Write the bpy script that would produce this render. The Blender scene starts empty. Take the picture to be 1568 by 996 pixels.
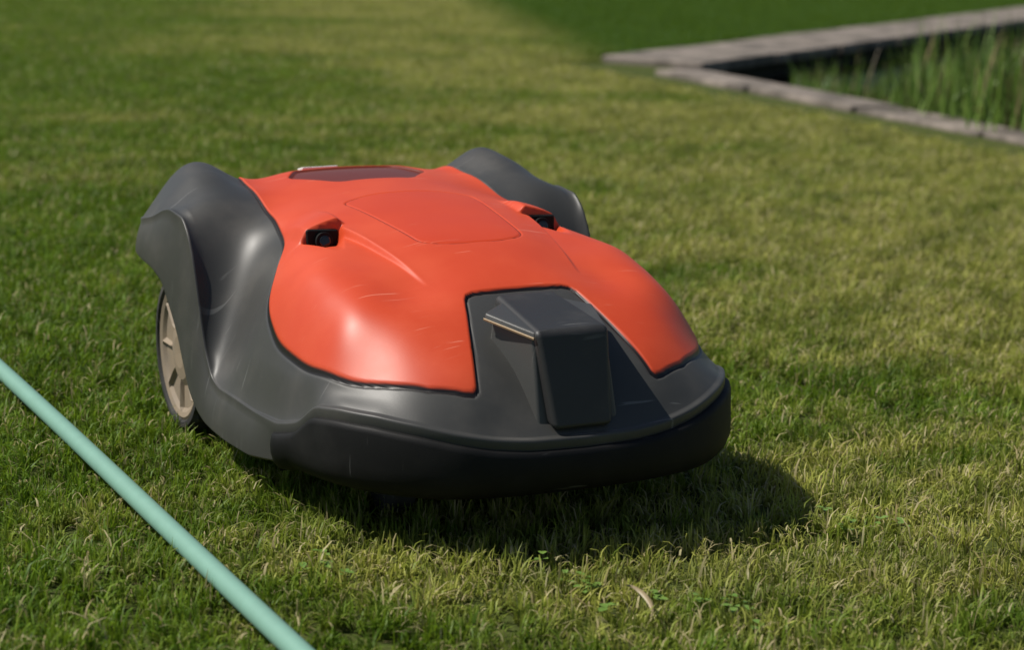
import bpy, math, numpy as np, random, bmesh
from mathutils import Vector, Matrix
random.seed(4)
scene=bpy.context.scene
GZ=-0.032

# ------------------------------------------------------------ helpers
def link(o,parent=None):
    scene.collection.objects.link(o)
    if parent: o.parent=parent
    return o
def empty(name):
    e=bpy.data.objects.new(name,None); e.empty_display_size=.1
    return link(e)
def mesh_obj(name,v,f,mats=(),parent=None,smooth=True,do_link=True):
    m=bpy.data.meshes.new(name); m.from_pydata([tuple(map(float,p)) for p in v],[],[tuple(map(int,q)) for q in f])
    for a in mats: m.materials.append(a)
    if smooth: m.polygons.foreach_set('use_smooth',[True]*len(m.polygons))
    m.update()
    o=bpy.data.objects.new(name,m)
    if do_link: link(o,parent)
    return o
def catmull(P,n):
    P=np.array(P,float); L=len(P)
    Q=np.vstack([2*P[0]-P[1],P,2*P[-1]-P[-2]])
    out=[]
    s=np.linspace(0,L-1,n)
    for t in s:
        i=min(int(t),L-2); u=t-i
        a,b,c,d=Q[i],Q[i+1],Q[i+2],Q[i+3]
        out.append(.5*((2*b)+(-a+c)*u+(2*a-5*b+4*c-d)*u*u+(-a+3*b-3*c+d)*u**3))
    return np.array(out)
def resample(C,n):
    d=np.r_[0,np.cumsum(np.linalg.norm(np.diff(C[:,:2],axis=0),axis=1))]
    s=np.linspace(0,d[-1],n)
    return np.stack([np.interp(s,d,C[:,k]) for k in range(C.shape[1])],1)
def sstep(x,a,b):
    t=np.clip((x-a)/(b-a),0,1); return t*t*(3-2*t)
def sdf(poly,x,y):
    poly=np.array(poly,float); n=len(poly)
    dm=np.full(x.shape,1e9); ins=np.zeros(x.shape,bool)
    for i in range(n):
        a=poly[i]; b=poly[(i+1)%n]; e=b-a; L=e@e
        if L<1e-14: continue
        t=np.clip(((x-a[0])*e[0]+(y-a[1])*e[1])/L,0,1)
        dm=np.minimum(dm,(x-a[0]-t*e[0])**2+(y-a[1]-t*e[1])**2)
        c=(a[1]>y)!=(b[1]>y)
        if abs(e[1])>1e-12: ins^=c&(x<a[0]+(y-a[1])*e[0]/e[1])
    return np.where(ins,1,-1)*np.sqrt(dm)

class NT:
    def __init__(s,name):
        s.m=bpy.data.materials.new(name); s.m.use_nodes=True; s.t=s.m.node_tree
        s.b=s.t.nodes['Principled BSDF']; s.out=s.t.nodes['Material Output']
    def n(s,typ,**k):
        x=s.t.nodes.new(typ)
        for a,v in k.items(): setattr(x,a,v)
        return x
    def l(s,a,b): s.t.links.new(a,b)
    def val(s,x,sock):
        if isinstance(x,(int,float)): sock.default_value=x
        elif isinstance(x,tuple): sock.default_value=x
        else: s.l(x,sock)
    def math(s,op,a,b=0.,c=None,clamp=False):
        x=s.n('ShaderNodeMath',operation=op,use_clamp=clamp); s.val(a,x.inputs[0]); s.val(b,x.inputs[1])
        if c is not None: s.val(c,x.inputs[2])
        return x.outputs[0]
    def mix(s,f,a,b,bt='MIX'):
        x=s.n('ShaderNodeMix',data_type='RGBA',blend_type=bt); s.val(f,x.inputs[0]); s.val(a,x.inputs[6]); s.val(b,x.inputs[7]); return x.outputs[2]
    def mixf(s,f,a,b):
        x=s.n('ShaderNodeMix',data_type='FLOAT'); s.val(f,x.inputs[0]); s.val(a,x.inputs[2]); s.val(b,x.inputs[3]); return x.outputs[0]
    def noise(s,scale,detail=3,rough=.5,vec=None,dist=0):
        x=s.n('ShaderNodeTexNoise'); x.inputs['Scale'].default_value=scale; x.inputs['Detail'].default_value=detail
        x.inputs['Roughness'].default_value=rough; x.inputs['Distortion'].default_value=dist
        if vec is not None: s.l(vec,x.inputs['Vector'])
        return x.outputs['Fac']
    def ss(s,v,a,b,o0=0.,o1=1.):
        x=s.n('ShaderNodeMapRange',interpolation_type='SMOOTHSTEP'); s.val(v,x.inputs[0])
        for i,q in enumerate((a,b,o0,o1)): x.inputs[1+i].default_value=q
        return x.outputs[0]
    def attr(s,name):
        x=s.n('ShaderNodeAttribute'); x.attribute_name=name; return x.outputs['Fac']
    def mapping(s,vec,scale=(1,1,1),rot=(0,0,0)):
        m=s.n('ShaderNodeMapping'); s.l(vec,m.inputs[0]); m.inputs['Scale'].default_value=scale; m.inputs['Rotation'].default_value=rot; return m.outputs[0]
    def objco(s,scale=None,rot=None):
        t=s.n('ShaderNodeTexCoord'); o=t.outputs['Object']
        if scale or rot: o=s.mapping(o,scale,rot)
        return o
    def bump(s,h,strength,dist):
        x=s.n('ShaderNodeBump'); x.inputs['Strength'].default_value=strength; x.inputs['Distance'].default_value=dist
        s.l(h,x.inputs['Height']); return x.outputs[0]
def rgb(r,g,b): return (r,g,b,1.)

GREY=rgb(.048,.048,.045); ORANGE=rgb(.56,.058,.016)
def scratches(M):
    outs=[]
    for k,(rot,sc) in enumerate((((0,0,.5),(10,190,10)),((0,0,-.9),(9,220,9)),((.3,0,1.4),(11,180,11)))):
        f=M.noise(1.0,2,.5,M.objco(sc,rot))
        outs.append(M.ss(f,.70,.735))
    a=M.math('MAXIMUM',M.math('MAXIMUM',outs[0],outs[1]),outs[2])
    msk=M.ss(M.noise(9,2,.5,M.objco()),.46,.60)
    return M.math('MULTIPLY',a,msk)
def plastic(name,col,rough=.42,dust=.25,spec=.5):
    M=NT(name); co=M.objco()
    n1=M.noise(14,4,.6,co); n2=M.noise(900,2,.5,co)
    sc=scratches(M)
    c=M.mix(M.math('MULTIPLY',M.ss(n1,.45,.75),dust),col,rgb(.14,.13,.115))
    c=M.mix(M.math('MULTIPLY',sc,.3),c,rgb(.25,.25,.24))
    M.l(c,M.b.inputs['Base Color'])
    M.l(M.mixf(n1,rough-.1,rough+.14),M.b.inputs['Roughness'])
    M.b.inputs['Specular IOR Level'].default_value=spec
    M.l(M.bump(n2,.25,.0006),M.b.inputs['Normal'])
    return M.m
m_grey=plastic('grey_plastic',GREY)
m_dark=plastic('dark_plastic',rgb(.022,.022,.022),.5,.12)
m_rubber=plastic('black_bumper_rubber',rgb(.006,.006,.006),.6,.05,.22)
m_tyre=plastic('tyre_rubber',rgb(.02,.02,.018),.8,.5)
m_rim=plastic('beige_rim',rgb(.27,.21,.145),.6,.5)
m_under=plastic('underbody',rgb(.008,.008,.008),.7,.05,.2)
def simple(name,col,rough,metal=0,coat=0):
    M=NT(name); n=M.noise(60,3,.5,M.objco())
    M.l(M.mix(M.math('MULTIPLY',n,.4),col,tuple(c*.6 for c in col[:3])+(1,)),M.b.inputs['Base Color'])
    M.b.inputs['Roughness'].default_value=rough; M.b.inputs['Metallic'].default_value=metal
    M.b.inputs['Coat Weight'].default_value=coat
    return M.m
m_brass=simple('brass_strip',rgb(.26,.19,.11),.5,.3)
m_lens=simple('sensor_lens',rgb(.004,.004,.005),.12,0,.3)
m_label=simple('white_label',rgb(.8,.8,.78),.35)
m_hose=simple('teal_hose',rgb(.19,.37,.29),.55)

M=NT('mower_shell'); co=M.objco()
dor=M.attr('d_cover'); dh=M.attr('d_hatch'); dv=M.attr('d_window')
n1=M.noise(11,5,.6,co); n2=M.noise(900,2,.5,co); sc=scratches(M)
isor=M.ss(dor,-.0003,.0003)
grey=M.mix(M.math('MULTIPLY',M.ss(n1,.45,.75),.3),GREY,rgb(.12,.11,.095))
grey=M.mix(M.math('MULTIPLY',sc,.35),grey,rgb(.25,.25,.24))
ora=M.mix(M.ss(n1,.35,.7),ORANGE,rgb(.60,.072,.022))
ora=M.mix(M.math('MULTIPLY',sc,.35),ora,rgb(.8,.33,.22))
inh=M.ss(dh,-.0003,.0003)
ora=M.mix(M.math('MULTIPLY',inh,.5),ora,rgb(.52,.040,.006))
hl=M.math('SUBTRACT',1.,M.ss(M.math('ABSOLUTE',dh),.0003,.0012))
ora=M.mix(M.math('MULTIPLY',hl,.8),ora,rgb(.13,.012,.005))
inv=M.ss(dv,-.0004,.0004)
ora=M.mix(inv,ora,rgb(.14,.024,.010))
col=M.mix(isor,grey,ora)
seam=M.math('SUBTRACT',1.,M.ss(M.math('ABSOLUTE',M.math('ADD',dor,.0006)),.0006,.0017))
col=M.mix(seam,col,rgb(.008,.006,.006))
M.l(col,M.b.inputs['Base Color'])
r=M.mixf(isor,M.mixf(n1,.34,.54),M.mixf(n1,.36,.54))
r=M.mixf(M.math('MULTIPLY',inv,.8),r,.34)
M.l(r,M.b.inputs['Roughness'])
M.b.inputs['Specular IOR Level'].default_value=.40
M.l(M.bump(n2,.12,.0005),M.b.inputs['Normal'])
m_shell=M.m

# ------------------------------------------------------------ MOWER
mower=empty('robotic_lawn_mower')
# half outline: x,y,ztop,zbot,off,ledge
OL=[(0,-.410,.099,.045,0,1),(.06,-.408,.100,.045,0,1),(.10,-.402,.104,.045,0,1),(.135,-.392,.111,.045,0,1),(.168,-.373,.119,.045,0,1),
(.200,-.341,.124,.045,0,1),(.225,-.300,.124,.045,0,1),(.237,-.266,.120,.045,0,1),(.245,-.233,.096,.045,0,1),(.255,-.190,.085,.04,.002,.7),
(.260,-.12,.080,.030,.010,0),(.262,-.05,.080,.028,.012,0),(.262,.0,.078,.028,.012,0),(.262,.035,.078,.030,.012,0),
(.262,.06,.100,.036,.012,0),(.262,.08,.148,.045,.012,0),(.262,.10,.196,.058,.012,0),(.262,.12,.226,.085,.012,0),(.262,.145,.243,.122,.013,0),(.263,.19,.246,.170,.015,0),
(.265,.225,.245,.182,.016,0),(.269,.265,.240,.186,.013,0),(.268,.305,.232,.190,.011,0),(.256,.338,.228,.18,.008,0),
(.225,.355,.235,.16,.006,0),(.18,.362,.245,.15,.004,0),(.12,.362,.243,.12,.004,0),(.06,.364,.246,.10,.004,0),(0,.365,.248,.10,.004,0)]
NH=500
hc=catmull([a[:2] for a in OL],1300)
OLa=np.array(OL); par=np.linspace(0,len(OL)-1,1300)
ex=np.stack([np.interp(par,np.arange(len(OL)),OLa[:,k]) for k in (2,3,4,5)],1)
half=resample(np.c_[hc,ex],NH)
ker=np.hanning(11)[1:-1]; ker/=ker.sum()
for k in (2,3,4,5):
    q=np.pad(half[:,k],4,mode='edge'); half[:,k]=np.convolve(q,ker,'valid')
full=np.vstack([half,(half*np.array([-1,1,1,1,1,1]))[::-1][1:-1]])
NO=len(full)
CP=[ # heightfield controls x,y,z
(0,.34,.268),(0,.30,.281),(0,.20,.284),(0,.084,.277),(0,-.03,.268),(0,-.116,.258),(0,-.19,.241),(0,-.243,.222),(0,-.30,.192),(0,-.36,.150),(0,-.39,.120),
(.05,-.30,.192),(.05,-.36,.150),(.079,.081,.271),(.06,-.122,.255),(.064,-.247,.219),(.138,-.016,.252),
(.103,-.373,.143),(.145,-.354,.145),(.18,-.325,.143),(.205,-.290,.142),(.223,-.255,.144),(.232,-.20,.148),(.235,-.15,.156),(.233,-.10,.166),(.222,-.05,.184),(.20,-.01,.208),(.175,.03,.234),(.16,.10,.252),(.152,.18,.265),(.142,.309,.270),
(.19,-.10,.229),(.19,-.17,.218),(.19,-.22,.205),(.16,-.27,.195),(.12,-.31,.182),(.12,-.22,.214),(.14,-.12,.238),(.19,-.05,.225),(.10,-.08,.254),(.12,.08,.263),(.10,.2,.275),(.08,.31,.276),
(.16,-.31,.171),(.21,-.24,.179),(.216,-.18,.192),(.216,-.12,.204),
(.245,-.03,.120),(.216,.03,.162),(.208,.075,.190),(.206,.11,.228),(.205,.15,.262),
(.188,.308,.300),(.19,.25,.296),(.22,.335,.280),(.222,.27,.288),(.222,.22,.282),(.25,.165,.262),(.25,.25,.268),(.248,.30,.262),(.238,.11,.212),(.238,.07,.140),(.242,.03,.108),(.165,.25,.276),(.168,.14,.252)]
OLc=[(a[0],a[1],a[2]) for a in OL]
for i_,z_ in ((6,.121),(7,.116),(8,.108),(9,.097),(10,.085)): OLc[i_]=(OLc[i_][0],OLc[i_][1],z_)
pts=[]
for p in CP+OLc:
    pts.append(p)
    if p[0]>0: pts.append((-p[0],p[1],p[2]))
P=np.array(pts); n=len(P); c2=.036**2
A=np.sqrt(((P[:,None,:2]-P[None,:,:2])**2).sum(-1)+c2)
B=np.c_[np.ones(n),P[:,:2]]
S=np.block([[A-np.eye(n)*3.2e-3,B],[B.T,np.zeros((3,3))]])
W=np.linalg.solve(S,np.r_[P[:,2],0,0,0])
def H0(x,y):
    out=W[n]+W[n+1]*x+W[n+2]*y
    for i in range(n): out=out+W[i]*np.sqrt((x-P[i,0])**2+(y-P[i,1])**2+c2)
    return out
cov_h=[(.0,.352),(.06,.350),(.115,.338),(.142,.305),(.150,.24),(.154,.18),(.160,.10),(.172,.035),(.196,-.005),(.220,-.05),(.232,-.10),(.2355,-.15),(.232,-.20),(.2225,-.250),(.206,-.288),(.180,-.322),(.148,-.351)]
ch=catmull(cov_h,120)
cov=list(map(tuple,ch))+[(.115,-.3685),(.1065,-.371),(.102,-.368),(.0665,-.256),(.062,-.249),(.054,-.2465)]
cov=cov+[(-x,y) for x,y in cov[::-1][:]]
def rpoly(pl,r,k=6):
    out=[];m=len(pl)
    for i in range(m):
        a,b,c=map(np.array,(pl[i-1],pl[i],pl[(i+1)%m])); b=b.astype(float)
        u=(a-b)/np.linalg.norm(a-b); v=(c-b)/np.linalg.norm(c-b)
        for j in range(k+1):
            t=j/k; out.append(tuple((b+u*r)*(1-t)**2+2*b*t*(1-t)+(b+v*r)*t*t))
    return out
hatch=rpoly([(-.084,.078),(-.04,.094),(.04,.094),(.084,.078),(.064,-.125),(.03,-.140),(-.03,-.140),(-.064,-.125)],.016)
window=rpoly([(-.096,.245),(-.066,.300),(.066,.300),(.096,.245),(.05,.178),(-.05,.178)],.014)
def feat(x,y):
    ax=np.abs(x)
    cx=.1195+(np.clip(y,-.26,.06)+.02)*.14
    u=cx-ax
    t=np.clip((-.008-y)/.205,0,1)
    D=.0120*(1-t)**.8*sstep(-y,.004,.012)
    z=-D*sstep(-u,-.0020,.0030)*np.exp(-np.clip(-u,0,1)/.024)
    z=z+.0024*np.exp(-np.abs(u+.0010)/.006)*(1-t)*sstep(-y,.0,.02)*sstep(t,0,.1)
    gx=1-sstep(np.abs(ax-.140),.017,.030)
    z=z+.0095*gx*sstep(y,-.0085,-.0055)*(1-sstep(y,.002,.080))
    t2=np.clip((-.006-y)/.075,0,1)
    wc=.021*(1-t2)+.002
    gc=1-sstep(np.abs(ax-(.1405+.003*t2)),wc*.68,wc+.004)
    z=z-.014*gc*(1-t2)**1.2*sstep(-y,.005,.009)
    return z
def seamz(d): return .003*sstep(d,-.0012,.0016)-.0025*(1-sstep(np.abs(d+.0012),.0,.0022))
cen=np.array([0,-.02])
rr=np.linspace(0,1,250)[1:]
rr=1-(1-rr)**1.15
gx=[0.];gy=[cen[1]];edge=[1.]
elen=np.linalg.norm(full[:,:2]-cen,axis=1)
for r_ in rr:
    gx+=list(cen[0]+(full[:,0]-cen[0])*r_); gy+=list(cen[1]+(full[:,1]-cen[1])*r_); edge+=list((1-r_)*elen)
gx=np.array(gx);gy=np.array(gy);edge=np.array(edge)
d_c=sdf(cov,gx,gy); d_h=sdf(hatch,gx,gy); d_w=sdf(window,gx,gy)
g0=H0(gx,gy)
corr=full[:,2]-g0[-NO:]
NR=len(rr)
cw=np.r_[0,np.tile(corr,NR)]*(1-sstep(edge,0,.017))
crest=.014*np.exp(-edge/.0105)*sstep(gy,.0,.07)*(1-sstep(gy,.19,.27))
gz=g0+cw+feat(gx,gy)+seamz(d_c)+crest-.0015*(1-sstep(np.abs(d_h),0,.0018))-.004*sstep(d_w,-.001,.004)
V=np.c_[gx,gy,gz]
F=[]
for j in range(NO): F.append((0,1+j,1+(j+1)%NO))
for k in range(NR-1):
    a=1+k*NO; b=a+NO
    for j in range(NO):
        j2=(j+1)%NO; F.append((a+j,b+j,b+j2,a+j2))
T=np.roll(full[:,:2],-1,0)-np.roll(full[:,:2],1,0); T/=np.linalg.norm(T,axis=1)[:,None]
Nn=np.c_[T[:,1],-T[:,0]]
zt=gz[-NO:]
lg=full[:,5]
rows=[]
for (o_,dz) in ((.0035,-.0006),(.0058,-.0012),(.0068,-.0022),(.0072,-.0040),(.0070,-.012)):
    rows.append(np.c_[full[:,:2]+Nn*(o_*lg+(1-lg)*o_*.35)[:,None],zt+dz*lg+(1-lg)*dz*.6])
zs=rows[-1][:,2]; os_=.0070*lg+(1-lg)*.0070*.35
for t in (.1,.18,.28,.4,.52,.64,.76,.88,.97,1.):
    o=os_+(full[:,4]-os_)*(1-(1-t)**2.0)
    z=zs+(full[:,3]-zs)*t
    rows.append(np.c_[full[:,:2]+Nn*o[:,None],z])
o=full[:,4]; rows.append(np.c_[full[:,:2]+Nn*(o-.003)[:,None],full[:,3]-.002])
rows.append(np.c_[full[:,:2]+Nn*(o-.012)[:,None],full[:,3]+.002])
rows.append(np.c_[full[:,:2]+Nn*(o-.014)[:,None],full[:,3]+.02])
base=len(V)-NO
V=np.vstack([V]+rows)
for k in range(len(rows)):
    a=base+k*NO;b=a+NO
    for j in range(NO):
        j2=(j+1)%NO; F.append((a+j,b+j,b+j2,a+j2))
shell=mesh_obj('body_shell',V,F,[m_shell],mower)
nv=len(V)
for nm,d in (('d_cover',d_c),('d_hatch',d_h),('d_window',d_w)):
    at=shell.data.attributes.new(nm,'FLOAT','POINT'); arr=np.full(nv,-1.,np.float32); arr[:len(d)]=d
    at.data.foreach_set('value',arr)
# bumper
idx=[i for i in range(NO) if full[i,1]<-.175]
right=[i for i in idx if i<NO//2]; left=[i for i in idx if i>=NO//2]
order=left+right
ub=[]
def zbump(i): return zt[i]-.0125
Lo=len(order)
prof=[(-.012,0,0),(.005,0,0),(.0105,-.0006,0),(.0125,-.0022,0),(.0140,-.007,0),(.0150,0,.068),(.0145,0,.058),(.011,0,.048),(.004,0,.040),(-.010,0,.035),(-.035,0,.033)]
for k,i in enumerate(order):
    e=min(k,Lo-1-k)/10.; e=min(1,e); e=math.sqrt(max(0,1-(1-e)**2))
    for (o_,dz,za) in prof:
        zz=zbump(i)+dz if za==0 else min(za,zbump(i)-.012-(.068-za))
        ub.append((full[i,0]+Nn[i,0]*(o_*e-.004*(1-e)),full[i,1]+Nn[i,1]*(o_*e-.004*(1-e)),zz))
K=len(prof); bf=[]
for k in range(Lo-1):
    for j in range(K-1): bf.append((k*K+j,k*K+j+1,(k+1)*K+j+1,(k+1)*K+j))
mesh_obj('bumper',ub,bf,[m_rubber],mower)
BOXF=[(3,2,1,0),(4,5,6,7),(0,1,5,4),(1,2,6,5),(2,3,7,6),(3,0,4,7)]
def hull_box(name,corners,mat,bev=.005,seg=3,parent=mower,flip=False,smooth=True):
    f=[q[::-1] for q in BOXF] if flip else BOXF
    o=mesh_obj(name,corners,f,[mat],parent,smooth=smooth)
    b=o.modifiers.new('b','BEVEL'); b.width=bev; b.segments=seg; b.limit_method='NONE'; b.harden_normals=smooth
    return o
hull_box('nose_housing',[(-.034,-.412,.104),(.036,-.412,.104),(.040,-.27,.14),(-.040,-.27,.14),
   (-.043,-.384,.205),(.043,-.384,.205),(.036,-.262,.2215),(-.036,-.262,.2215)],m_dark,.007,4)
for s,nm in ((-1,'left'),(1,'right')):
    k=1 if s<0 else .70
    xo=.0425+(.069-.0425)*k
    v=[(xo,-.312,.2050),(.0430,-.381,.1955),(.034,-.374,.197),(.034,-.285,.209)]
    v=[(s*a,b,c) for a,b,c in v]+[(s*a*(.97 if a>.04 else 1),b+.003,c+.0075) for a,b,c in v]
    hull_box('nose_flap_'+nm,v,m_grey,.0016,2,flip=s<0,smooth=False)
    if s<0:
        v=[(-.0705,-.3125,.2052),(-.0445,-.3825,.1957),(-.0425,-.381,.1957),(-.069,-.311,.2052)]
        v=v+[(a,b_,c+.0026) for a,b_,c in v]
        hull_box('brass_strip',v,m_brass,.0004,1,smooth=False)
    v=[(.070,-.320,.150),(.046,-.400,.105),(.030,-.400,.105),(.030,-.27,.17),(.057,-.306,.206),(.0425,-.376,.197),(.034,-.376,.197),(.034,-.285,.206)]
    v=[(s*a,b_,c) for a,b_,c in v]
    hull_box('nose_gusset_'+nm,v,m_grey,.003,3,flip=s<0)
def cyl(name,r,d,mat,loc,rot,parent=mower,seg=40,bev=0):
    bm=bmesh.new(); bmesh.ops.create_cone(bm,cap_ends=True,segments=seg,radius1=r,radius2=r,depth=d)
    me=bpy.data.meshes.new(name); bm.to_mesh(me); bm.free(); me.materials.append(mat)
    o=bpy.data.objects.new(name,me); link(o,parent); o.location=loc; o.rotation_euler=rot
    if bev:
        b=o.modifiers.new('b','BEVEL'); b.width=bev; b.segments=3
    return o
for s,nm in ((-1,'left'),(1,'right')):
    x0=s*.140
    v=[(x0-.019,-.0115,.222),(x0+.019,-.0115,.222),(x0+.019,.01,.222),(x0-.019,.01,.222),
       (x0-.020,-.0100,.2600),(x0+.020,-.0100,.2580),(x0+.018,.01,.256),(x0-.018,.01,.256)]
    hull_box('sensor_'+nm,v,m_under,.003,2)
    cyl('sensor_ring_'+nm,.0105,.006,m_under,(x0,-.0140,.2455),(math.radians(90-12),0,0),bev=.001)
    cyl('sensor_lens_'+nm,.0070,.004,m_lens,(x0,-.0170,.2455),(math.radians(90-12),0,0),bev=.0015)
hull_box('roof_label',[(-.05,.318,.272),(.0,.318,.272),(.0,.338,.270),(-.05,.338,.270),(-.05,.318,.2835),(.0,.318,.2835),(.0,.338,.279),(-.05,.338,.279)],m_label,.0015,2)
def wheel(s,nm):
    R=.099; cz=.078; cy=.197; xo=s*.260; xi=s*.212
    root=bpy.data.objects.new('wheel_'+nm,None); link(root,mower)
    V=[];F=[];N=96
    profl=[(xi,.07),(xi,R-.004),(xi+s*.004,R),(xo-s*.006,R),(xo,R-.006),(xo,.087),(xo-s*.004,.084),(xo-s*.02,.081)]
    for j in range(N):
        a=2*math.pi*j/N; tread=.004 if (j//2)%2 else 0
        for k,(x,r) in enumerate(profl):
            rr_=r-(tread if k in(2,3) else 0)
            V.append((x,cy+rr_*math.cos(a),cz+rr_*math.sin(a)))
    K=len(profl)
    for j in range(N):
        for k in range(K-1): F.append((j*K+k,j*K+k+1,((j+1)%N)*K+k+1,((j+1)%N)*K+k))
    mesh_obj('tyre',V,F,[m_tyre],root,smooth=False)
    V=[];F=[]
    pr=[(xo-s*.004,.085),(xo-s*.002,.081),(xo-s*.004,.075),(xo-s*.008,.070),(xo-s*.009,.042),(xo-s*.005,.034),(xo-s*.003,.02),(xo-s*.004,.0005)]
    for j in range(N):
        a=2*math.pi*j/N
        rib=((j%12)<1)
        for k,(x,r) in enumerate(pr):
            xx=x+(s*.005 if rib and k in(3,4) else 0)
            V.append((xx,cy+r*math.cos(a),cz+r*math.sin(a)))
    K=len(pr)
    for j in range(N):
        for k in range(K-1): F.append((j*K+k,j*K+k+1,((j+1)%N)*K+k+1,((j+1)%N)*K+k))
    mesh_obj('rim',V,F,[m_rim],root,smooth=False)
    return root
wheel(-1,'left'); wheel(1,'right')
for s in (-1,1):
    cyl('front_caster',.045,.03,m_tyre,(s*.13,-.20,.015),(0,math.radians(90),0),bev=.006)
uo=[(0,-.37),(.10,-.36),(.17,-.32),(.215,-.25),(.225,-.1),(.225,.02),(.20,.04),(.195,.30),(.16,.34),(0,.345)]
uo=uo+[(-x,y) for x,y in uo[::-1][1:-1]]
nU=len(uo)
V=[(x,y,.040) for x,y in uo]+[(x,y,.085) for x,y in uo]
F=[tuple(range(nU))[::-1]]+[(i,(i+1)%nU,nU+(i+1)%nU,nU+i) for i in range(nU)]
mesh_obj('underbody',V,F,[m_under],mower,smooth=False)
# machine rolled slightly towards its left wheel to fit the view; lawn is flat
TILT=math.radians(1.7); PX=-.15
mower.rotation_euler=(0,-TILT,0)
mower.location=(PX-PX*math.cos(TILT)+.003,0,-PX*math.sin(TILT))

# ------------------------------------------------------------ HOSE lying on the lawn
cu=bpy.data.curves.new('garden_hose','CURVE'); cu.dimensions='3D'; cu.bevel_depth=.0108; cu.bevel_resolution=6; cu.use_fill_caps=True
hp=[(-.60,5.0),(-.50,2.4),(-.450,1.34),(-.432,.9),(-.420,.46),(-.411,.1),(-.406,-.225),(-.398,-.64),(-.393,-.86),(-.36,-1.9),(-.2,-3.0),(.3,-3.9)]
sp=cu.splines.new('NURBS'); sp.points.add(len(hp)-1); sp.order_u=4; sp.use_endpoint_u=True; sp.resolution_u=16
for i,p in enumerate(hp): sp.points[i].co=(p[0],p[1],.002,1)
cu.materials.append(m_hose)
link(bpy.data.objects.new('garden_hose',cu))

# ------------------------------------------------------------ GROUND with pond opening
PA=(3.14,5.12);PD=(3.14,.4);PC=(9.6,.4);PB=(9.6,9.92)
M=NT('lawn_soil'); g=M.n('ShaderNodeNewGeometry').outputs['Position']
a=M.noise(60,4,.6,g); b=M.noise(1.2,3,.5,g)
c=M.mix(a,rgb(.03,.045,.009),rgb(.07,.10,.022)); c=M.mix(M.math('MULTIPLY',b,.5),c,rgb(.11,.11,.035))
M.l(c,M.b.inputs['Base Color']); M.b.inputs['Roughness'].default_value=.95
M.b.inputs['Specular IOR Level'].default_value=.1
M.l(M.bump(a,.8,.01),M.b.inputs['Normal'])
E=400
V=[(-E,-E,GZ),(E,-E,GZ),(E,E,GZ),(-E,E,GZ),(*PD,GZ),(*PC,GZ),(*PB,GZ),(*PA,GZ)]
F=[(0,1,5,4),(1,2,6,5),(2,3,7,6),(3,0,4,7)]
mesh_obj('ground',V,F,[M.m],smooth=False)

# ------------------------------------------------------------ GRASS tiles
M=NT('grass_blade')
g=M.n('ShaderNodeNewGeometry').outputs['Position']
rnd=M.attr('rnd'); hh=M.attr('hgt'); straw=M.attr('straw')
gs=M.mapping(g,(.55,1.25,1),(0,0,math.radians(25)))
big=M.noise(.9,1,.5,gs); mid=M.noise(4.2,2,.65,gs); fine=M.noise(26,1,.6,g); tone=M.noise(8,2,.6,gs)
lush=M.mix(rnd,rgb(.052,.125,.006),rgb(.22,.345,.028))
pale=M.mix(rnd,rgb(.30,.33,.05),rgb(.66,.61,.17))
sx=M.n('ShaderNodeSeparateXYZ'); M.l(g,sx.inputs[0])
dryx=M.ss(M.math('SUBTRACT',sx.outputs[0],M.math('MULTIPLY',sx.outputs[1],.22)),-1.1,1.5,-.12,.12)
dry=M.ss(M.math('ADD',M.math('ADD',M.math('ADD',M.math('MULTIPLY',big,.5),M.math('MULTIPLY',mid,.4)),M.math('MULTIPLY',fine,.22)),dryx),.51,.69)
c=M.mix(M.math('MULTIPLY',dry,.85),lush,pale)
isst=M.math('GREATER_THAN',M.math('ADD',straw,M.math('MULTIPLY',dry,.14)),.915)
c=M.mix(isst,c,M.mix(rnd,rgb(.34,.26,.11),rgb(.68,.60,.33)))
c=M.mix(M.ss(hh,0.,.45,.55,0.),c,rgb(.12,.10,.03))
c=M.mix(M.ss(tone,.34,.60,.45,0.),c,rgb(.030,.075,.006))  # random patches of denser, darker green grass
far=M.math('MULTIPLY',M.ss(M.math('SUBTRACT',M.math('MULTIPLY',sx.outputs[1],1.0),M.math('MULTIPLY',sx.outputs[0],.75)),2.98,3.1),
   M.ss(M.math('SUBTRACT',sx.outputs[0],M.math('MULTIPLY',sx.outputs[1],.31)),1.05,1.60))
c=M.mix(far,c,M.mix(rnd,rgb(.035,.10,.008),rgb(.10,.19,.02)))  # bank behind the edging: its shade is put into the blade colour
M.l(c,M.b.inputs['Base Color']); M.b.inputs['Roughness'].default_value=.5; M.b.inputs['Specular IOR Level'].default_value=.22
tr=M.n('ShaderNodeBsdfTranslucent'); M.l(M.mix(.35,c,rgb(.26,.36,.015)),tr.inputs['Color'])
mx=M.n('ShaderNodeMixShader'); mx.inputs[0].default_value=.38
M.l(M.b.outputs[0],mx.inputs[1]); M.l(tr.outputs[0],mx.inputs[2]); M.l(mx.outputs[0],M.out.inputs['Surface'])
m_grass=M.m

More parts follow.
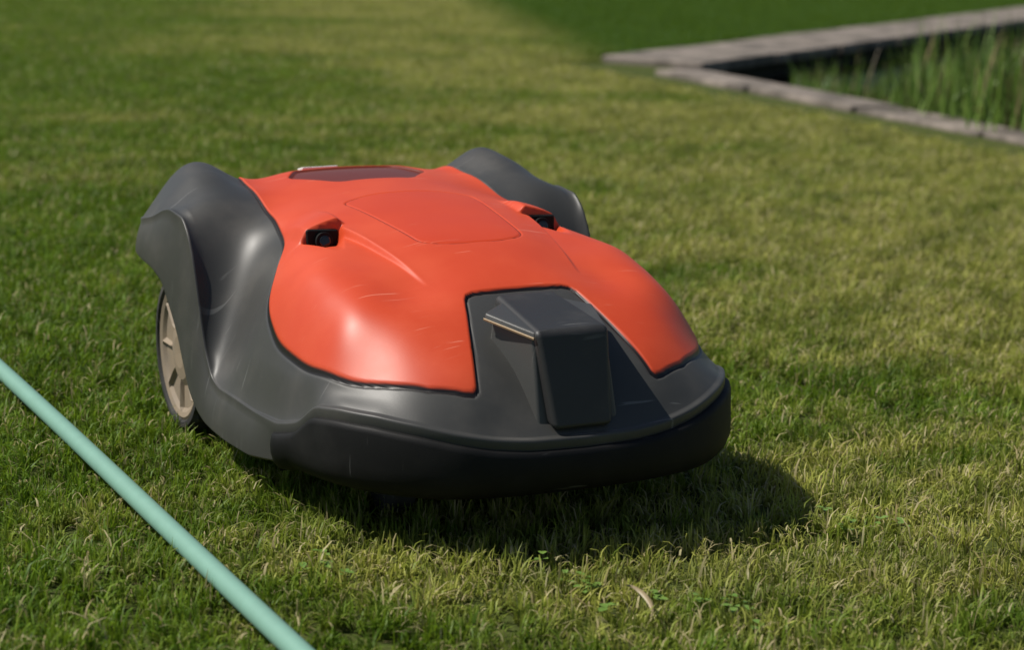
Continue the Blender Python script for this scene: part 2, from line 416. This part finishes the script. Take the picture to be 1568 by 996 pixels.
def blades(name,N,size,hmin,hmax,wmin,wmax,mat,seed,lean=.55,flat=0.):
    R=np.random.default_rng(seed)
    bx=R.uniform(-size/2,size/2,N); by=R.uniform(-size/2,size/2,N)
    nc=110
    kx=R.uniform(-size/2,size/2,nc);ky=R.uniform(-size/2,size/2,nc);kh=R.uniform(.5,1.25,nc);ka=R.uniform(0,2*np.pi,nc)
    ci=np.argmin((bx[:,None]-kx)**2+(by[:,None]-ky)**2,1)
    if flat>0:   # pull the blades of a tuft together so small dark gaps open between tufts
        pull=R.uniform(.0,.45,nc)[ci]; bx=bx+(kx[ci]-bx)*pull; by=by+(ky[ci]-by)*pull
    h=R.uniform(hmin,hmax,N)*kh[ci]*np.where(R.random(N)<.3,.6,1.)
    w=R.uniform(wmin,wmax,N); az=np.where(R.random(N)<.35,ka[ci]+R.normal(0,.6,N),R.uniform(0,2*np.pi,N)); ln=np.abs(R.normal(0,lean,N)).clip(0,1.5)
    fl=R.random(N)<flat; ln=np.where(fl,R.uniform(1.15,1.5,N),ln)
    z0=np.where(fl,R.uniform(.002,.55*hmax,N),0)
    face=az+np.pi/2+R.normal(0,.5,N)
    lv=[(0,1.),(.38,.95),(.74,.7),(1.,0.)]
    Vt=np.zeros((N,7,3)); hg=np.zeros((N,7)); k=0
    for t_,wf in lv:
        hor=h*np.sin(ln)*t_**1.7*.95; ver=h*(np.cos(ln*t_*.9))*t_+z0
        cx=bx+np.cos(az)*hor; cy=by+np.sin(az)*hor
        if wf>0:
            for sg in (-1,1):
                Vt[:,k,0]=cx+np.cos(face)*w*wf*.5*sg; Vt[:,k,1]=cy+np.sin(face)*w*wf*.5*sg; Vt[:,k,2]=ver; hg[:,k]=np.where(fl,.6,t_); k+=1
        else:
            Vt[:,k,0]=cx;Vt[:,k,1]=cy;Vt[:,k,2]=ver;hg[:,k]=1;k+=1
    b=(np.arange(N)*7)[:,None]
    q1=b+np.array([0,1,3,2]); q2=b+np.array([2,3,5,4]); t3=b+np.array([4,5,6])
    me=bpy.data.meshes.new(name)
    me.vertices.add(N*7); me.vertices.foreach_set('co',Vt.reshape(-1).astype(np.float32))
    loops=np.concatenate([q1.reshape(-1),q2.reshape(-1),t3.reshape(-1)])
    me.loops.add(len(loops)); me.loops.foreach_set('vertex_index',loops.astype(np.int32))
    ls=np.concatenate([np.arange(2*N)*4,8*N+np.arange(N)*3]).astype(np.int32)
    me.polygons.add(3*N); me.polygons.foreach_set('loop_start',ls)
    me.update(calc_edges=True); me.validate()
    me.polygons.foreach_set('use_smooth',[True]*(3*N))
    st=np.where(fl,R.uniform(.55,1,N),R.uniform(0,1,N))
    rn=np.clip(R.random(N)*.7+.3*R.random(nc)[ci],0,1)
    for nm,arr in (('rnd',np.repeat(rn,7)),('straw',np.repeat(st,7)),('hgt',hg.reshape(-1))):
        at=me.attributes.new(nm,'FLOAT','POINT'); at.data.foreach_set('value',arr.astype(np.float32))
    me.materials.append(mat)
    return bpy.data.objects.new(name,me)
TS=.30
col=bpy.data.collections.new('grass_tiles')
for i in range(6):
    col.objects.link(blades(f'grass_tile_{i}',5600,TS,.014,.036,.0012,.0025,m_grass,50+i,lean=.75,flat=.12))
def in_pond(x,y,mg=.0):
    return x>2.99-mg and y>.1 and (y-5.45)<(x-3.05)*.75+mg and x<9.9
pts=[];rots=[]
x=-4.
while x<12.:
    y=-4.
    while y<13.5:
        ok=not in_pond(x,y,.10)
        if y>2 and x<-2.5: ok=False
        if y<-2.5 and x>3.5: ok=False
        if ok:
            pts.append((x,y,GZ+random.uniform(-.002,.002))); rots.append(random.randrange(4)*math.pi/2)
        y+=TS
    x+=TS
def scatter(name,pts,rots,coll,scales=None):
    me=bpy.data.meshes.new(name); me.from_pydata(pts,[],[])
    at=me.attributes.new('rot','FLOAT_VECTOR','POINT'); at.data.foreach_set('vector',np.array([(0,0,r) for r in rots],np.float32).reshape(-1))
    at=me.attributes.new('pick','INT','POINT'); at.data.foreach_set('value',np.array([random.randrange(len(coll.objects)) for _ in pts],np.int32))
    at=me.attributes.new('scl','FLOAT','POINT'); at.data.foreach_set('value',np.array(scales if scales is not None else [1.]*len(pts),np.float32))
    o=bpy.data.objects.new(name,me); link(o)
    ng=bpy.data.node_groups.new(name+'_gn','GeometryNodeTree')
    ng.interface.new_socket('Geometry',in_out='INPUT',socket_type='NodeSocketGeometry')
    ng.interface.new_socket('Geometry',in_out='OUTPUT',socket_type='NodeSocketGeometry')
    N=ng.nodes; gi=N.new('NodeGroupInput'); go=N.new('NodeGroupOutput')
    ip=N.new('GeometryNodeInstanceOnPoints'); ci=N.new('GeometryNodeCollectionInfo')
    ci.inputs['Collection'].default_value=coll; ci.inputs['Separate Children'].default_value=True; ci.inputs['Reset Children'].default_value=True
    def na(nm,dt):
        q=N.new('GeometryNodeInputNamedAttribute'); q.data_type=dt; q.inputs['Name'].default_value=nm; return q.outputs['Attribute']
    ng.links.new(gi.outputs[0],ip.inputs['Points']); ng.links.new(ci.outputs[0],ip.inputs['Instance'])
    ip.inputs['Pick Instance'].default_value=True
    ng.links.new(na('pick','INT'),ip.inputs['Instance Index']); ng.links.new(na('rot','FLOAT_VECTOR'),ip.inputs['Rotation'])
    ng.links.new(na('scl','FLOAT'),ip.inputs['Scale'])
    ng.links.new(ip.outputs[0],go.inputs[0])
    md=o.modifiers.new('scatter','NODES'); md.node_group=ng
    return o
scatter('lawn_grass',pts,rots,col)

# ------------------------------------------------------------ POND
M=NT('stone'); g=M.n('ShaderNodeNewGeometry').outputs['Position']
a=M.noise(5,6,.65,g); b=M.noise(90,3,.6,g)
c=M.mix(M.ss(a,.35,.65),rgb(.09,.075,.06),rgb(.30,.25,.21)); c=M.mix(M.math('MULTIPLY',b,.4),c,rgb(.10,.09,.07))
M.l(c,M.b.inputs['Base Color']); M.b.inputs['Roughness'].default_value=.9; M.l(M.bump(b,.5,.004),M.b.inputs['Normal'])
m_stone=M.m
def slab_row(bm,p0,p1,width,step,z0,z1):
    p0=Vector(p0);p1=Vector(p1); d=(p1-p0); L=d.length; d/=L; nrm=Vector((d.y,-d.x))
    k=max(1,int(L/step)); s=L/k
    for i in range(k):
        a=p0+d*(i*s+.006); b=p0+d*((i+1)*s-.006)
        jz=random.uniform(-.004,.004); jw=random.uniform(-.01,.01)
        q=[a,b,b+nrm*(width+jw),a+nrm*(width+jw)]
        if width<0: q=q[::-1]
        vs=[bm.verts.new((v.x,v.y,z0)) for v in q]+[bm.verts.new((v.x,v.y,z1+jz)) for v in q]
        for f in BOXF: bm.faces.new([vs[j] for j in f])
bm=bmesh.new()
slab_row(bm,(3.20,.2),(3.20,4.93),-.20,.6,-.05,-.012)
slab_row(bm,(3.03,5.46),(9.55,10.36),.46,.75,-.05,-.004)
slab_row(bm,(9.6,10.1),(9.6,.1),-.3,.6,-.05,.004)
slab_row(bm,(9.58,.42),(3.22,.42),-.3,.6,-.05,.002)
bmesh.ops.recalc_face_normals(bm,faces=bm.faces)
me=bpy.data.meshes.new('stone_edging'); bm.to_mesh(me); bm.free(); me.materials.append(m_stone)
o=bpy.data.objects.new('stone_edging',me); link(o); bv=o.modifiers.new('b','BEVEL'); bv.width=.01; bv.segments=2
M=NT('pond_liner'); n_=M.noise(12,4,.6,M.objco()); M.l(M.mix(n_,rgb(.008,.008,.007),rgb(.03,.028,.02)),M.b.inputs['Base Color']); M.b.inputs['Roughness'].default_value=.8
pp_=[PD,PC,PB,PA]
V=[(x,y,GZ-.004) for x,y in pp_]+[(x,y,-.6) for x,y in pp_]
F=[(i,(i+1)%4,4+(i+1)%4,4+i) for i in range(4)]+[(4,5,6,7)]
mesh_obj('pond_liner',V,F,[M.m],smooth=False)
M=NT('pond_water'); g=M.n('ShaderNodeNewGeometry').outputs['Position']
M.b.inputs['Base Color'].default_value=rgb(.006,.008,.005); M.b.inputs['Roughness'].default_value=.35
M.b.inputs['IOR'].default_value=1.33; M.b.inputs['Specular IOR Level'].default_value=.12
M.l(M.bump(M.noise(9,3,.5,g),.15,.01),M.b.inputs['Normal'])
mesh_obj('pond_water',[(*PD,-.13),(*PC,-.13),(*PB,-.13),(*PA,-.13)],[(0,1,2,3)],[M.m],smooth=False)
M=NT('reed'); rn=M.attr('rnd')
c=M.mix(rn,rgb(.05,.12,.014),rgb(.19,.30,.04)); c=M.mix(M.math('GREATER_THAN',M.attr('straw'),.86),c,rgb(.2,.15,.07))
M.l(c,M.b.inputs['Base Color']); M.b.inputs['Roughness'].default_value=.5
rc=bpy.data.collections.new('reed_clumps')
for i in range(4): rc.objects.link(blades(f'reed_clump_{i}',330,.5,.16,.40,.004,.009,M.m,90+i,lean=.28))
pp=[];rt=[];sc_=[]
for _ in range(3000):
    x=random.uniform(3.35,9.3); y=random.uniform(.6,8.8)
    lim=5.0+(x-3.3)*.75
    if y>lim-.35: continue
    k=4.20+(x-3.2)*.63+random.gauss(0,.18)-y
    dens=1.0 if k>0 else .03
    if random.random()>dens: continue
    pp.append((x,y,-.14)); rt.append(random.uniform(0,6.28)); sc_.append(random.uniform(.55,1.1)*(.4+.6*min(1,max(0,k)/1.0)))
scatter('pond_reeds',pp,rt,rc,sc_)

# ------------------------------------------------------------ weeds, dry leaf
M=NT('weed_leaf'); c=M.mix(M.noise(40,3,.5,M.objco()),rgb(.08,.17,.02),rgb(.17,.27,.05)); M.l(c,M.b.inputs['Base Color']); M.b.inputs['Roughness'].default_value=.5
V=[];F=[]
def leaf(cx,cy,cz,az,L,Wd,tilt):
    b=len(V); k=6
    for i in range(k+1):
        t_=i/k; w=Wd*math.sin(math.pi*min(1,t_*.93+.05))**.8
        r_=L*t_; z=cz+L*t_*math.sin(tilt)*(1-.5*t_)
        for sg,up in ((-1,.25),(0,0),(1,.25)):
            V.append((cx+math.cos(az)*r_*math.cos(tilt)-math.sin(az)*w*sg,cy+math.sin(az)*r_*math.cos(tilt)+math.cos(az)*w*sg,z+up*w))
    for i in range(k):
        for j in (0,1): F.append((b+i*3+j,b+i*3+j+1,b+(i+1)*3+j+1,b+(i+1)*3+j))
for (cx,cy,nn,sp_) in ((-.03,-.54,9,.06),(.02,-.62,6,.06),(.33,-.44,5,.05),(-.28,-.40,4,.05)):
    for _ in range(nn):
        x=cx+random.gauss(0,sp_*.5); y=cy+random.gauss(0,sp_*.5)
        a0=random.uniform(0,6.28)
        for q in range(3): leaf(x,y,GZ+random.uniform(.014,.024),a0+q*2.1,random.uniform(.007,.013),random.uniform(.003,.005),random.uniform(.0,.6))
mesh_obj('clover_weeds',V,F,[M.m])
V=[];F=[]
M=NT('dry_leaf'); c=M.mix(M.noise(80,3,.5,M.objco()),rgb(.22,.16,.08),rgb(.42,.34,.20)); M.l(c,M.b.inputs['Base Color'])
for k in range(15):
    t_=k/14; a_=math.radians(-70+190*t_); w=.0020*math.sin(math.pi*min(1,t_+.04))+.0006
    x=-.045+.012*math.cos(a_); z=GZ+.027+.010*math.sin(a_*.8); y=-.625+.022*math.sin(a_)
    V+=[(x-w,y,z),(x+w*.3,y-w,z+w),(x+w,y+w,z)]
for k in range(14):
    for j in (0,1): F.append((k*3+j,k*3+j+1,(k+1)*3+j+1,(k+1)*3+j))
mesh_obj('dry_leaf',V,F,[M.m])

# ------------------------------------------------------------ LIGHT
EL=math.radians(53); sh=(-.90,.42)
sd=Vector((*sh,0)).normalized()*math.cos(EL)+Vector((0,0,math.sin(EL)))
L=bpy.data.lights.new('sun','SUN'); L.energy=4.9; L.angle=math.radians(.55); L.color=(1,.95,.87)
so=bpy.data.objects.new('sun',L); link(so); so.rotation_euler=sd.to_track_quat('Z','Y').to_euler()
w=bpy.data.worlds.new('World'); scene.world=w; w.use_nodes=True; t=w.node_tree
sk=t.nodes.new('ShaderNodeTexSky'); sk.sky_type='NISHITA'; sk.sun_disc=False; sk.sun_elevation=EL; sk.sun_rotation=math.atan2(*sh)%(2*math.pi)
t.links.new(sk.outputs[0],t.nodes['Background'].inputs[0]); t.nodes['Background'].inputs[1].default_value=.065
# ------------------------------------------------------------ CAMERA
a,p,r=map(math.radians,(25.2,11.6,2.1)); C=Vector((-.984,-2.319,.656))
fw=Vector((math.sin(a)*math.cos(p),math.cos(a)*math.cos(p),-math.sin(p))); ri=Vector((math.cos(a),-math.sin(a),0)); up=ri.cross(fw)
r2=ri*math.cos(r)+up*math.sin(r); u2=-ri*math.sin(r)+up*math.cos(r)
cd=bpy.data.cameras.new('camera'); cd.lens=75; cd.sensor_width=36; cd.clip_end=2000; cd.clip_start=.05
cd.dof.use_dof=True; cd.dof.focus_distance=2.35; cd.dof.aperture_fstop=6.0
cam=bpy.data.objects.new('camera',cd); link(cam)
cam.matrix_world=Matrix(((r2.x,u2.x,-fw.x,C.x),(r2.y,u2.y,-fw.y,C.y),(r2.z,u2.z,-fw.z,C.z),(0,0,0,1)))
scene.camera=cam
scene.view_settings.view_transform='Standard'; scene.view_settings.look='None'; scene.view_settings.exposure=0
